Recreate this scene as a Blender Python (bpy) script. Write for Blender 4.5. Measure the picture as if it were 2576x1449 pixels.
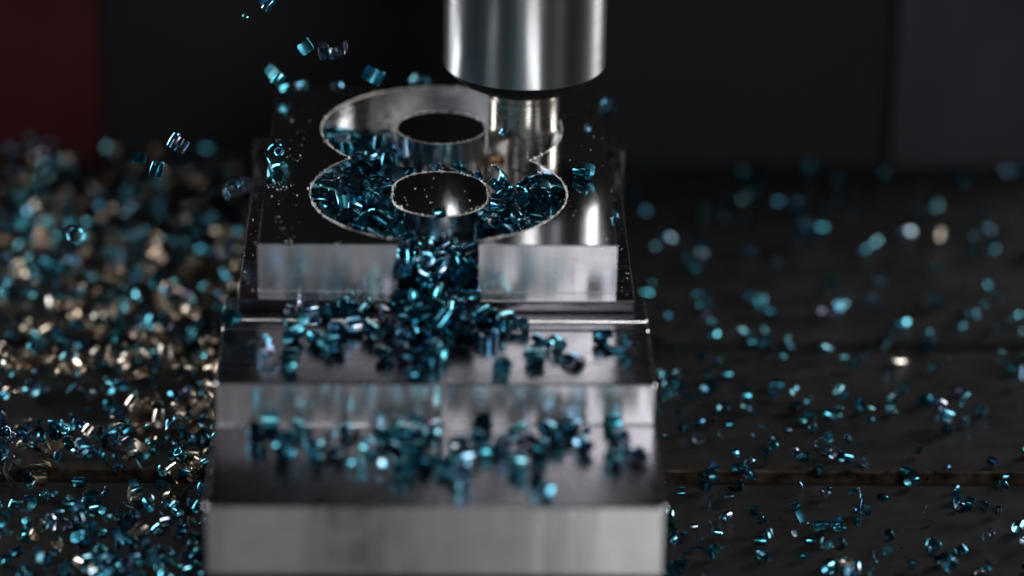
import bpy, bmesh, math, random
import numpy as np
from mathutils import Vector, Matrix, Quaternion

for o in list(bpy.data.objects):
    bpy.data.objects.remove(o, do_unlink=True)
S = bpy.context.scene
C = S.collection
R = math.radians

# ------------------------------------------------------------------ camera (1 unit = 1 cm)
S.unit_settings.system = 'METRIC'
S.unit_settings.scale_length = 0.01
cam_data = bpy.data.cameras.new('camera')
cam = bpy.data.objects.new('camera', cam_data)
C.objects.link(cam)
S.camera = cam
PITCH, YAW, ROLL = 0.4158, 0.0266, 0.0162
fw = Vector((math.sin(YAW) * math.cos(PITCH), math.cos(YAW) * math.cos(PITCH), -math.sin(PITCH)))
rt0 = Vector((math.cos(YAW), -math.sin(YAW), 0))
up0 = rt0.cross(fw)
rt = rt0 * math.cos(ROLL) + up0 * math.sin(ROLL)
up = up0 * math.cos(ROLL) - rt0 * math.sin(ROLL)
CAM = Vector((-0.1183, -51.9117, 22.1463))
m = Matrix((rt, up, -fw)).transposed().to_4x4()
m.translation = CAM
cam.matrix_world = m
cam_data.sensor_width = 36
cam_data.lens = 8575.3 / 2576 * 36
cam_data.clip_start = 1.0
cam_data.clip_end = 500
cam_data.dof.use_dof = True
cam_data.dof.focus_distance = 58.9
cam_data.dof.aperture_fstop = 0.072

# ------------------------------------------------------------------ world, lamps, exposure
W = bpy.data.worlds.new('World')
S.world = W
W.use_nodes = True
bg = W.node_tree.nodes['Background']
bg.inputs[0].default_value = (0.75, 0.85, 1.0, 1)
bg.inputs[1].default_value = 0.015


def lamp(name, loc, target, sx, sy, radiance, col=(1, 1, 1), spread=180):
    d = bpy.data.lights.new(name, 'AREA')
    d.shape = 'RECTANGLE'
    d.size, d.size_y = sx, sy
    d.energy = radiance * math.pi * sx * sy
    d.color = col
    d.spread = R(spread)
    o = bpy.data.objects.new(name, d)
    C.objects.link(o)
    o.location = loc
    v = Vector(target) - Vector(loc)
    o.rotation_euler = v.to_track_quat('-Z', 'Y').to_euler()
    return o


lamp('key_softbox', (15.4, -69, 34), (1, 3, 0), 24, 32, 8.0, (1.0, 0.985, 0.96))
lamp('front_fill_softbox', (-5, -72, 35), (0, 0, 0), 15, 32, .55, (1.0, 0.96, 0.95))
lamp('left_fill_softbox', (-52, -44, 24), (0, 3, 0), 20, 30, 1.0, (1.0, 0.96, 0.94))
lamp('right_fill_softbox', (50, -40, 24), (0, 3, 0), 16, 30, 1.0, (0.98, 0.98, 1.0))
lamp('left_rim_strip', (-52, 36, 15), (0, 4, 0), 22, 42, 8.5, (0.97, 1.0, 1.0))
lamp('right_rim_strip', (54, 32, 15), (0, 4, 0), 22, 42, 7.5, (1.0, 0.98, 0.95))
lamp('low_front_added_fill', (-3.9, -26, -10), (-1, -5, -3), 3.0, 10, 0.26, (1.0, 0.98, 0.98))  # added lamp: gives the lowest riser its left reflected band
lamp('low_front_middle_added_fill', (0.9, -26, -10), (0, -5, -3), 3.4, 10, 0.24, (1.0, 0.98, 0.98))  # added lamp: middle band, the gap beside it mirrors as a dark patch
lamp('low_front_added_key', (6.5, -26, -10), (1, -5, -3), 7, 10, .85, (1.0, 0.99, 0.95))  # added lamp: brightens the right end of the lowest riser
S.view_settings.view_transform = 'Standard'
S.view_settings.look = 'None'
S.view_settings.exposure = 0
S.view_settings.gamma = 1
S.view_settings.use_curve_mapping = False
S.cycles.use_denoising = True
S.cycles.caustics_reflective = False
S.cycles.caustics_refractive = False
S.cycles.max_bounces = 10
S.cycles.glossy_bounces = 8
S.cycles.sample_clamp_indirect = 6


# ------------------------------------------------------------------ helpers
def tag(o, label=None, cat=None, group=None, kind=None):
    if label: o['label'] = label
    if cat: o['category'] = cat
    if group: o['group'] = group
    if kind: o['kind'] = kind
    return o


def link(name, me, parent=None):
    o = bpy.data.objects.new(name, me)
    C.objects.link(o)
    if parent: o.parent = parent
    return o


def empty(name, loc=(0, 0, 0)):
    o = bpy.data.objects.new(name, None)
    C.objects.link(o)
    o.location = loc
    o.empty_display_size = 0.3
    return o


def mesh_obj(name, verts, faces, mat, parent=None, smooth=None, mi=None):
    me = bpy.data.meshes.new(name)
    me.from_pydata([tuple(v) for v in verts], [], [tuple(f) for f in faces])
    for mm in (mat if isinstance(mat, (list, tuple)) else [mat]):
        me.materials.append(mm)
    if mi is not None:
        me.polygons.foreach_set('material_index', mi)
    bm = bmesh.new(); bm.from_mesh(me)
    bmesh.ops.recalc_face_normals(bm, faces=bm.faces)
    bm.to_mesh(me); bm.free()
    if smooth is not None:
        me.shade_smooth()
        me.set_sharp_from_angle(angle=R(smooth))
    me.update()
    return link(name, me, parent)


def box(name, x0, x1, y0, y1, z0, z1, mat, parent=None, bevel=0.0):
    bm = bmesh.new()
    bmesh.ops.create_cube(bm, size=1)
    for v in bm.verts:
        v.co = Vector((x0 if v.co.x < 0 else x1, y0 if v.co.y < 0 else y1, z0 if v.co.z < 0 else z1))
    if bevel:
        bmesh.ops.bevel(bm, geom=bm.edges[:], offset=bevel, segments=2, affect='EDGES', profile=0.5)
    me = bpy.data.meshes.new(name)
    bm.to_mesh(me); bm.free()
    me.materials.append(mat)
    if bevel:
        me.shade_smooth(); me.set_sharp_from_angle(angle=R(35))
    return link(name, me, parent)


def lathe(name, prof, mat, parent=None, n=128, smooth=28, loc=(0, 0, 0)):
    v, f = [], []
    for (r, z) in prof:
        for k in range(n):
            a = 2 * math.pi * k / n
            v.append((r * math.cos(a), r * math.sin(a), z))
    for i in range(len(prof) - 1):
        for k in range(n):
            k2 = (k + 1) % n
            f.append((i * n + k, i * n + k2, (i + 1) * n + k2, (i + 1) * n + k))
    f.append(tuple(range(n - 1, -1, -1)))
    f.append(tuple((len(prof) - 1) * n + k for k in range(n)))
    o = mesh_obj(name, v, f, mat, parent, smooth)
    o.location = loc
    return o


class NT:
    """small node-tree builder"""
    def __init__(s, name):
        s.m = bpy.data.materials.new(name)
        s.m.use_nodes = True
        s.t = s.m.node_tree
        s.b = s.t.nodes['Principled BSDF']

    def n(s, kind, **kw):
        x = s.t.nodes.new(kind)
        for k, v in kw.items():
            if hasattr(x, k): setattr(x, k, v)
            else: x.inputs[k.replace('_', ' ')].default_value = v
        return x

    def l(s, a, b): s.t.links.new(a, b)

    def set(s, **kw):
        for k, v in kw.items(): s.b.inputs[k.replace('_', ' ')].default_value = v
        return s

    def coord(s, scale=(1, 1, 1), src='Object'):
        tc = s.n('ShaderNodeTexCoord'); mp = s.n('ShaderNodeMapping')
        mp.inputs['Scale'].default_value = scale
        s.l(tc.outputs[src], mp.inputs[0])
        return mp.outputs[0]

    def noise(s, vec, scale, detail=3, rough=0.5):
        x = s.n('ShaderNodeTexNoise')
        x.inputs['Scale'].default_value = scale
        x.inputs['Detail'].default_value = detail
        x.inputs['Roughness'].default_value = rough
        s.l(vec, x.inputs['Vector'])
        return x.outputs['Fac']

    def ramp(s, fac, stops):
        r = s.n('ShaderNodeValToRGB')
        e = r.color_ramp.elements
        while len(e) < len(stops): e.new(0.5)
        for i, (p, c) in enumerate(stops):
            e[i].position = p
            e[i].color = (*c, 1) if len(c) == 3 else c
        s.l(fac, r.inputs[0])
        return r.outputs['Color']

    def rng(s, fac, a, b, lo=0.0, hi=1.0):
        x = s.n('ShaderNodeMapRange')
        x.inputs[1].default_value, x.inputs[2].default_value = lo, hi
        x.inputs[3].default_value, x.inputs[4].default_value = a, b
        s.l(fac, x.inputs[0])
        return x.outputs[0]

    def math(s, op, a, b):
        x = s.n('ShaderNodeMath', operation=op)
        for i, q in enumerate((a, b)):
            if isinstance(q, (int, float)): x.inputs[i].default_value = q
            else: s.l(q, x.inputs[i])
        return x.outputs[0]

    def bump(s, h, strength, dist=0.02, prev=None):
        x = s.n('ShaderNodeBump')
        x.inputs['Strength'].default_value = strength
        x.inputs['Distance'].default_value = dist
        s.l(h, x.inputs['Height'])
        if prev: s.l(prev, x.inputs['Normal'])
        return x.outputs[0]

    def normal(s, o): s.l(o, s.b.inputs['Normal'])


# ------------------------------------------------------------------ materials
def m_polished():
    t = NT('polished_steel').set(Metallic=1.0, Base_Color=(0.56, 0.56, 0.58, 1))
    v = t.coord((2.2, 0.35, 1))
    t.l(t.rng(t.noise(v, 3, 5, .6), 0.085, 0.155, .3, .7), t.b.inputs['Roughness'])
    vb = t.coord((60, 1.2, 1))
    t.normal(t.bump(t.noise(vb, 1, 2), 0.02, 0.01))
    return t.m


def m_face():
    """side-milled upright face: fine upright ripple, level pass lines"""
    t = NT('milled_face_steel').set(Metallic=1.0, Base_Color=(0.74, 0.74, 0.77, 1), Anisotropic=0.86, Anisotropic_Rotation=0.25)
    v1 = t.coord((28, 0.2, 0.5))
    v2 = t.coord((0.5, .2, 14))
    a = t.noise(v1, 1, 1); b = t.noise(v2, 1, 3)
    t.l(t.rng(t.noise(t.coord((1.5, 1, 4)), 1.2, 4), 0.20, 0.28, .3, .7), t.b.inputs['Roughness'])
    tg = t.n('ShaderNodeTangent', direction_type='RADIAL', axis='Z')
    t.l(tg.outputs[0], t.b.inputs['Tangent'])
    n1 = t.bump(a, 0.10, 0.01)
    t.normal(t.bump(b, 0.12, 0.015, n1))
    return t.m


def m_face_rough():
    t = NT('rough_milled_steel').set(Metallic=1.0, Base_Color=(0.60, 0.60, 0.61, 1))
    t.l(t.rng(t.noise(t.coord((2, 1, 5)), 1.4, 5, .6), 0.17, 0.30, .3, .7), t.b.inputs['Roughness'])
    n1 = t.bump(t.noise(t.coord((.6, .6, 30)), 1, 3), 0.12, 0.012)
    t.normal(t.bump(t.noise(t.coord((14, 14, 3)), 1, 2), 0.1, 0.01, n1))
    return t.m


def m_low_face():
    t = NT('smeared_milled_steel').set(Metallic=1.0, Base_Color=(0.70, 0.70, 0.73, 1), Anisotropic=0.88, Anisotropic_Rotation=0.25)
    t.l(t.rng(t.noise(t.coord((1.2, 1, 2)), 1.3, 5, .6), 0.21, 0.28, .3, .7), t.b.inputs['Roughness'])
    tg = t.n('ShaderNodeTangent', direction_type='RADIAL', axis='Z')
    t.l(tg.outputs[0], t.b.inputs['Tangent'])
    n1 = t.bump(t.noise(t.coord((1.3, .5, .25)), 1.1, 3), 0.16, 0.06)
    t.normal(t.bump(t.noise(t.coord((18, .3, .6)), 1, 2), 0.06, 0.01, n1))
    return t.m


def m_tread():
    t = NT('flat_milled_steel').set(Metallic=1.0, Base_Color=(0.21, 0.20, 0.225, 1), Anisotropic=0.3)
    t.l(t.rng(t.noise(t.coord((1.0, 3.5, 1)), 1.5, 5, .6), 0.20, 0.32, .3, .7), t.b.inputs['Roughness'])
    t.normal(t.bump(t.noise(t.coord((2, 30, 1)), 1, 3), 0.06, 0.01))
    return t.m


def m_wall():
    """pocket wall: level tool marks with dragged scratches"""
    t = NT('pocket_wall_steel').set(Metallic=1.0, Base_Color=(0.58, 0.59, 0.61, 1))
    a = t.noise(t.coord((1.2, 1.2, 30)), 1, 4, .65)
    b = t.noise(t.coord((3, 3, 7)), 1.2, 3)
    c = t.noise(t.coord((2.2, 2.2, 9)), 1.6, 6, .75)
    t.l(t.rng(c, 0.04, 0.24, .36, .70), t.b.inputs['Roughness'])
    t.l(t.ramp(c, [(.40, (.62, .62, .64)), (.72, (.40, .41, .43))]), t.b.inputs['Base Color'])
    n1 = t.bump(a, 0.30, 0.015)
    t.normal(t.bump(b, 0.22, 0.04, n1))
    return t.m


def m_turned(name, base, rough, aniso, bump=.05):
    t = NT(name).set(Metallic=1.0, Base_Color=(*base, 1), Anisotropic=aniso, Anisotropic_Rotation=0.25)
    tg = t.n('ShaderNodeTangent', direction_type='RADIAL', axis='Z')
    t.l(tg.outputs[0], t.b.inputs['Tangent'])
    a = t.noise(t.coord((.35, .35, 26)), 1, 4, .6)
    t.l(t.rng(a, rough * .93, rough * 1.08, .3, .7), t.b.inputs['Roughness'])
    t.normal(t.bump(a, bump, 0.002))
    return t.m


def m_simple(name, col, rough, metal=0.0, nscale=3.0, var=.35, bump=.1, stretch=(1, 1, 1)):
    t = NT(name).set(Metallic=metal)
    n = t.noise(t.coord(stretch), nscale, 5, .6)
    c0 = tuple(max(c * (1 - var), 0) for c in col); c1 = tuple(min(c * (1 + var), 1) for c in col)
    t.l(t.ramp(n, [(.3, c0), (.7, c1)]), t.b.inputs['Base Color'])
    t.l(t.rng(n, rough * .8, min(rough * 1.2, 1), .3, .7), t.b.inputs['Roughness'])
    t.normal(t.bump(n, bump, 0.03))
    if not metal: t.b.inputs['Specular IOR Level'].default_value = .25
    return t.m


def m_chip(name, stops, rough, src='object', grain=0.0):
    """heat-tempered ribbon: the temper colour differs from chip to chip and drifts along a chip"""
    t = NT(name).set(Metallic=1.0)
    if src == 'object':
        oi = t.n('ShaderNodeObjectInfo'); rv = oi.outputs['Random']
    else:
        at = t.n('ShaderNodeAttribute', attribute_name='tint'); rv = at.outputs['Fac']
    drift = t.rng(t.noise(t.coord((1, 1, 1)), 4.0, 3, .6), -.22, .22, .3, .7)
    f = t.math('ADD', t.math('MULTIPLY', rv, 0.9), t.math('ADD', drift, .05))
    t.l(t.ramp(f, stops), t.b.inputs['Base Color'])
    t.set(Roughness=rough)
    if grain:
        g = t.noise(t.coord((1.5, 1.5, 55)), 1, 2)
        t.normal(t.bump(g, grain, 0.008))
    return t.m


BLUE = [(0.0, (.03, .08, .14)), (.2, (.055, .30, .43)), (.45, (.09, .43, .54)), (.66, (.21, .48, .54)), (.8, (.05, .25, .50)), (.92, (.36, .48, .51)), (1.0, (.27, .24, .40))]
BRONZE = [(0.0, (.46, .32, .23)), (.35, (.62, .50, .39)), (.7, (.72, .63, .53)), (1.0, (.76, .71, .65))]
M = dict(
    low_face=m_low_face(), polished=m_polished(), face=m_face(), rough_face=m_face_rough(), tread=m_tread(), wall=m_wall(),
    holder=m_turned('turned_bright_steel', (.76, .77, .79), .30, .93, .0),
    shank=m_turned('warm_turned_steel', (.70, .66, .60), .26, .75, .02),
    carbide=m_simple('bronze_carbide', (.20, .11, .06), .4, 1.0, 12),
    dark_steel=m_simple('blackened_steel', (.025, .025, .028), .45, .6, 5),
    flute=m_simple('shaded_flute_steel', (.40, .37, .34), .33, 1.0, 9, .3, .2),  # shade of the hollows put into the colour, darker than the shank
    nose=m_simple('dark_reflection_steel', (.012, .012, .013), .5, .0, 5),  # dark floor reflection put into the nose ring colour
    burr=m_simple('torn_burr_steel', (.70, .68, .66), .42, 1.0, 30, .2, .6),
    table=m_simple('oily_iron_table', (.040, .036, .037), .55, .6, .9, .16, .02, (1, 1.4, 1)),
    slot_edge=m_simple('worn_rusty_iron', (.085, .065, .048), .4, .8, 3.5, .9, .2),
    wall_dark=m_simple('dark_enclosure_paint', (.015, .016, .020), .7, 0.0, .3, .25, .03),
    red=m_simple('dark_red_paint', (.075, .015, .017), .5, 0.0, .25, .25, .02),
    grey=m_simple('slate_grey_paint', (.052, .055, .067), .5, 0.0, .22, .25, .02),
    blue=m_chip('tempered_blue_gloss', BLUE, .13), blue_satin=m_chip('tempered_blue_satin', BLUE, .38, grain=.35),
    bronze=m_chip('tempered_bronze_gloss', BRONZE, .18), bronze_satin=m_chip('tempered_bronze_satin', BRONZE, .38, grain=.3),
    blue_s=m_chip('tempered_blue_gloss_heap', BLUE, .14, 'attr'), blue_satin_s=m_chip('tempered_blue_satin_heap', BLUE, .38, 'attr'),
    bronze_s=m_chip('tempered_bronze_gloss_heap', BRONZE, .18, 'attr'), bronze_satin_s=m_chip('tempered_bronze_satin_heap', BRONZE, .38, 'attr'),
)

# ------------------------------------------------------------------ the setting: table, enclosure
TZ = -5.2


def make_table():
    """cast table as a lengthwise-extruded profile with slots running across the view"""
    prof = [(-8.0, TZ)]
    slots = [-3.55, 1.75, 7.35]
    for s in slots:
        for yy, zz in ((s - .30, TZ), (s - .27, TZ - .03), (s - .27, TZ - .22), (s + .27, TZ - .22), (s + .27, TZ - .03), (s + .30, TZ)):
            prof.append((yy, zz))
    prof.append((16.6, TZ)); prof.append((16.7, TZ - .1)); prof.append((16.7, TZ - 2.5)); prof.append((-8.0, TZ - 2.5))
    n = len(prof)
    v = [(-24, y, z) for y, z in prof] + [(24, y, z) for y, z in prof]
    f, mi = [], []
    for i in range(n):
        j = (i + 1) % n
        f.append((i, j, n + j, n + i))
        worn = prof[i][0] > 1.9 and prof[i][0] < 2.06 and prof[j][0] > 1.9 and prof[j][0] < 2.06
        mi.append(1 if worn else 0)
    return mesh_obj('machine_table', v, f, [M['table'], M['slot_edge']], None, None, mi)


tag(make_table(), kind='structure')
tag(box('enclosure_wall', -17, 17, 17.6, 18.2, -9, 26, M['wall_dark']), kind='structure')
rp = empty('red_panel', (-12.1, 17.3, -7.5))
tag(rp, 'dark red painted machine panel upright at the far left behind the chips', 'panel')
o = box('sheet', -4.9, 4.9, -.25, .25, 0, 32, M['red'], rp, .12)
gp = empty('grey_panel', (13.5, 17.3, -7.5))
tag(gp, 'slate grey machine panel upright at the far right behind the table', 'panel')
o = box('sheet', -3.6, 3.6, -.25, .25, 0, 32, M['grey'], gp, .12)
o = box('edge_flange', 1.7, 2.3, -.75, -.26, 0, 32, M['dark_steel'], gp, .1)
o = box('knob', .85, 2.2, -.95, -.76, 9.6, 10.4, M['red'], gp, .08)

# ------------------------------------------------------------------ workpiece
wp = empty('steel_workpiece', (0, 0, 0))
tag(wp, 'polished stepped steel block with a figure eight pocket being milled into its top', 'workpiece')
BX0, BX1, BY1, BZ = -2.96, 3.0, 7.45, -1.015
PB, RB = (0.0945, 5.294), 2.156        # back pocket circle
PF, RF = (0.037, 2.270), 2.206         # front pocket circle
SX0, SX1 = -0.645, 0.7055              # slot through the front wall
FLOOR = -0.63


def arc(c, r, a0, a1, n):
    return [(c[0] + r * math.cos(a0 + (a1 - a0) * i / n), c[1] + r * math.sin(a0 + (a1 - a0) * i / n)) for i in range(n + 1)]


def pocket_outline():
    """slot right edge -> front circle right -> waist -> back circle -> waist -> front circle left -> slot left"""
    dx, dy = PF[0] - PB[0], PF[1] - PB[1]
    L = math.hypot(dx, dy)
    a = (RB ** 2 - RF ** 2 + L * L) / (2 * L)
    h = math.sqrt(RB ** 2 - a * a)
    mx, my = PB[0] + a * dx / L, PB[1] + a * dy / L
    nx, ny = -dy / L, dx / L
    w1, w2 = (mx + nx * h, my + ny * h), (mx - nx * h, my - ny * h)
    wr, wl = (w1, w2) if w1[0] > w2[0] else (w2, w1)
    ang = lambda c, p: math.atan2(p[1] - c[1], p[0] - c[0])
    pr = (SX1, PF[1] - math.sqrt(RF ** 2 - (SX1 - PF[0]) ** 2))
    pl = (SX0, PF[1] - math.sqrt(RF ** 2 - (SX0 - PF[0]) ** 2))
    out = arc(PF, RF, ang(PF, pr), ang(PF, wr), 56)
    a0, a1 = ang(PB, wr), ang(PB, wl)
    if a1 < a0: a1 += 2 * math.pi
    out += arc(PB, RB, a0, a1, 110)[1:]
    a0, a1 = ang(PF, wl), ang(PF, pl)
    if a1 < a0: a1 += 2 * math.pi
    if a0 < 0: a0 += 2 * math.pi; a1 += 2 * math.pi
    out += arc(PF, RF, a0, a1, 56)[1:]
    return out


POCKET = pocket_outline()


def make_boss():
    pts = [(SX1, 0.0)] + POCKET + [(SX0, 0.0)]
    k = len(pts)
    rect = [(BX0, 0.0), (BX0, BY1), (BX1, BY1), (BX1, 0.0)]
    allp = pts + rect                       # closed outline, clockwise or not: normals are recalculated
    n = len(allp)

    def inset(p, i, d):
        x, y = p
        if i >= k or i == 0 or i == k - 1:
            if abs(y) < 1e-6: y = d
            if abs(y - BY1) < 1e-6: y = BY1 - d
            if i >= k:
                x = x + d if x < 0 else x - d
        return (x, y)
    rows = [(0.0, .018), (-.018, 0), (-.845, 0), (-.862, .022), (-.872, .022), (-.880, 0.004), (BZ, 0.004)]
    v, f, mi = [], [], []
    for z, d in rows:
        for i, p in enumerate(allp):
            q = inset(p, i, d) if d else p
            v.append((q[0], q[1], z))
    for r in range(len(rows) - 1):
        for i in range(n):
            j = (i + 1) % n
            f.append((r * n + i, r * n + j, (r + 1) * n + j, (r + 1) * n + i))
            mi.append(2 if i < k - 1 else 1)
    f.append(tuple(range(n))); mi.append(0)
    o = mesh_obj('boss', v, f, [M['polished'], M['face'], M['wall']], wp, 25, mi)
    bm = bmesh.new(); bm.from_mesh(o.data)
    bmesh.ops.triangulate(bm, faces=[q for q in bm.faces if len(q.verts) > 4])
    bm.to_mesh(o.data); bm.free()
    return o


boss = make_boss()
mesh_obj('pocket_floor', [(-2.6, .9, FLOOR), (2.6, .9, FLOOR), (2.6, 7.4, FLOOR), (-2.6, 7.4, FLOOR), (-2.6, .9, BZ), (2.6, .9, BZ), (2.6, 7.4, BZ), (-2.6, 7.4, BZ)],
         [(0, 1, 2, 3), (0, 1, 5, 4), (4, 5, 6, 7)], M['polished'], wp)


def stadium(cx, cy, r, s, n=48):
    return arc((cx, cy + s), r, 0, math.pi, n) + arc((cx, cy - s), r, math.pi, 2 * math.pi, n)


ISL_B = stadium(0.086, 5.35, .80, .0)
ISL_F = stadium(0.06, 2.213, .812, .205)


def make_island(outl, depth):
    n = len(outl)
    rows = [(0.0,), (-.30,), (-.315,), (depth,)]
    v, f, mi = [], [], []
    for (z,) in rows:
        s = 0.004 if z == -.315 or z == depth else 0
        cx = sum(p[0] for p in outl) / n; cy = sum(p[1] for p in outl) / n
        for p in outl:
            dx, dy = p[0] - cx, p[1] - cy
            L = math.hypot(dx, dy)
            v.append((p[0] + dx / L * s, p[1] + dy / L * s, z))
    for r in range(3):
        for i in range(n):
            j = (i + 1) % n
            f.append((r * n + i, r * n + j, (r + 1) * n + j, (r + 1) * n + i)); mi.append(1)
    f.append(tuple(range(n))); mi.append(0)
    return mesh_obj('island', v, f, [M['polished'], M['wall']], wp, 25, mi)


isl_b = make_island(ISL_B, FLOOR); isl_f = make_island(ISL_F, FLOOR)
isl_b['label'] = 'round island standing in the back half of the pocket'
isl_f['label'] = 'oval island standing in the front half of the pocket'


def make_burr(outl, closed, seed, scale=1.0):
    """torn lip of burrs along a milled rim: an uneven crest with crumbs"""
    rng = random.Random(seed)
    pts = []
    P = outl + ([outl[0]] if closed else [])
    for (a, b) in zip(P[:-1], P[1:]):
        L = math.hypot(b[0] - a[0], b[1] - a[1])
        k = max(1, int(L / .022))
        for i in range(k):
            t = i / k
            pts.append((a[0] + (b[0] - a[0]) * t, a[1] + (b[1] - a[1]) * t))
    n = len(pts)
    v, f = [], []
    w = 0.5
    for i, p in enumerate(pts):
        q = pts[(i + 1) % n] if closed or i < n - 1 else p
        o_ = pts[i - 1] if closed or i > 0 else p
        tx, ty = q[0] - o_[0], q[1] - o_[1]
        L = math.hypot(tx, ty) or 1
        nx, ny = ty / L, -tx / L
        w = min(1.0, max(0.0, w + rng.uniform(-.36, .34)))
        h = (.004 + .034 * w * rng.random()) * scale
        wd = (.005 + .021 * w) * scale
        off = rng.uniform(-.006, .006) * scale
        for (s, z) in ((-wd, -.006), (-wd * .5, h * .8), (rng.uniform(-.3, .3) * wd, h), (wd * .6, h * .6), (wd, -.006)):
            v.append((p[0] + nx * (s + off), p[1] + ny * (s + off), z))
    for i in range(n if closed else n - 1):
        a, b = i * 5, ((i + 1) % n) * 5
        for k in range(4):
            f.append((a + k, a + k + 1, b + k + 1, b + k))
    # crumbs
    for _ in range(int(n * .42)):
        p = pts[rng.randrange(n)]
        r = rng.uniform(.008, .022) * scale * (1.7 if rng.random() < .12 else 1)
        c = (p[0] + rng.gauss(0, .018), p[1] + rng.gauss(0, .018), rng.uniform(.004, .024) * scale)
        b = len(v)
        for d in ((1, 0, 0), (-1, 0, 0), (0, 1, 0), (0, -1, 0), (0, 0, 1), (0, 0, -1)):
            s = r * rng.uniform(.5, 1.4)
            v.append((c[0] + d[0] * s, c[1] + d[1] * s, c[2] + d[2] * s))
        for q in ((0, 2, 4), (2, 1, 4), (1, 3, 4), (3, 0, 4), (2, 0, 5), (1, 2, 5), (3, 1, 5), (0, 3, 5)):
            f.append(tuple(b + i for i in q))
    o = mesh_obj('burr_rim', v, f, M['burr'], wp, 50)
    o['kind'] = 'stuff'
    return o


make_burr(POCKET, False, 3, .78)
make_burr(ISL_B, True, 5, .65)
make_burr(ISL_F, True, 8, .8)

# shoulder and stair body under the boss
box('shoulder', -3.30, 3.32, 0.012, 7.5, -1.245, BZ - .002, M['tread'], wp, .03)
box('body', -3.34, 3.36, 0.02, 7.5, -4.0, -1.247, M['rough_face'], wp, .02)


def make_stairs():
    """stepped nose of the block, one profile extruded from side to side"""
    prof = [(0.6, -1.246), (-.225, -1.246), (-.262, -1.262), (-.275, -1.285), (-.31, -1.262), (-.60, -1.262), (-.63, -1.29), (-.66, -1.278),
            (-2.672, -1.278), (-2.70, -1.30), (-2.705, -1.98), (-2.72, -2.035), (-2.80, -2.035), (-2.803, -2.0),
            (-5.50, -2.0), (-5.535, -2.025), (-5.545, -3.17), (-5.50, -3.20), (.6, -3.20)]
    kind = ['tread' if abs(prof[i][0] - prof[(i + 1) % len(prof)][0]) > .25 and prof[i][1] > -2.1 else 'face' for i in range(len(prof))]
    xs = (-3.53, -3.51, 3.50, 3.52)
    n = len(prof)
    cy, cz = -2.0, -2.3
    v, f, mi = [], [], []
    for k, x in enumerate(xs):
        s = .018 if k in (0, 3) else 0
        for y, z in prof:
            v.append((x, y + (s if y < 0 else 0), z - s if z > -3 else z + s))
    for k in range(3):
        for i in range(n):
            j = (i + 1) % n
            f.append((k * n + i, k * n + j, (k + 1) * n + j, (k + 1) * n + i))
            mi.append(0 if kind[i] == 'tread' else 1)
    f.append(tuple(range(n))); f.append(tuple(3 * n + i for i in range(n))); mi += [1, 1]
    return mesh_obj('stepped_nose', v, f, [M['tread'], M['face_low']], wp, None, mi)


M['face_low'] = M['low_face']
make_stairs()
# rear clamping jaw and the base under the block
jaw = empty('rear_jaw', (0.04, 7.4, -1.8))
tag(jaw, 'polished steel jaw gripping the rear flanks of the block', 'vise jaw')
for sx in (-1, 1):
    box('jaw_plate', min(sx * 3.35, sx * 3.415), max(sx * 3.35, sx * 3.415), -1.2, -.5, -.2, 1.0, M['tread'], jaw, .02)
vb = empty('vise_base', (0, 1.0, TZ))
tag(vb, 'dark steel vise base under the stepped block on the machine table', 'vise')
box('bed', -3.38, 3.38, -6.3, 7.4, 0.003, .99, M['dark_steel'], vb, .05)
box('riser_block', -3.3, 3.3, -6.2, 6.4, .993, 1.99, M['dark_steel'], vb, .05)

# ------------------------------------------------------------------ tool
TX, TY = 1.56, 5.366
th = empty('tool_holder', (TX, TY, 1.24))
tag(th, 'bright turned steel tool holder cylinder coming down from the top edge', 'tool holder')
lathe('sleeve', [(1.30, .006), (1.425, .006), (1.447, .02), (1.455, .05), (1.455, 9.0)], M['holder'], th, 192, 20)
lathe('nose_ring', [(.62, -.375), (.80, -.37), (1.0, -.335), (1.18, -.235), (1.33, -.11), (1.41, 0.003), (1.2, .003)], M['nose'], th, 128, 30)
mc = empty('milling_cutter', (TX, TY, FLOOR))
tag(mc, 'warm steel end mill cutting along the right side of the back pocket', 'milling cutter')
CUT = 1.24 - .36 - FLOOR + .1


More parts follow.
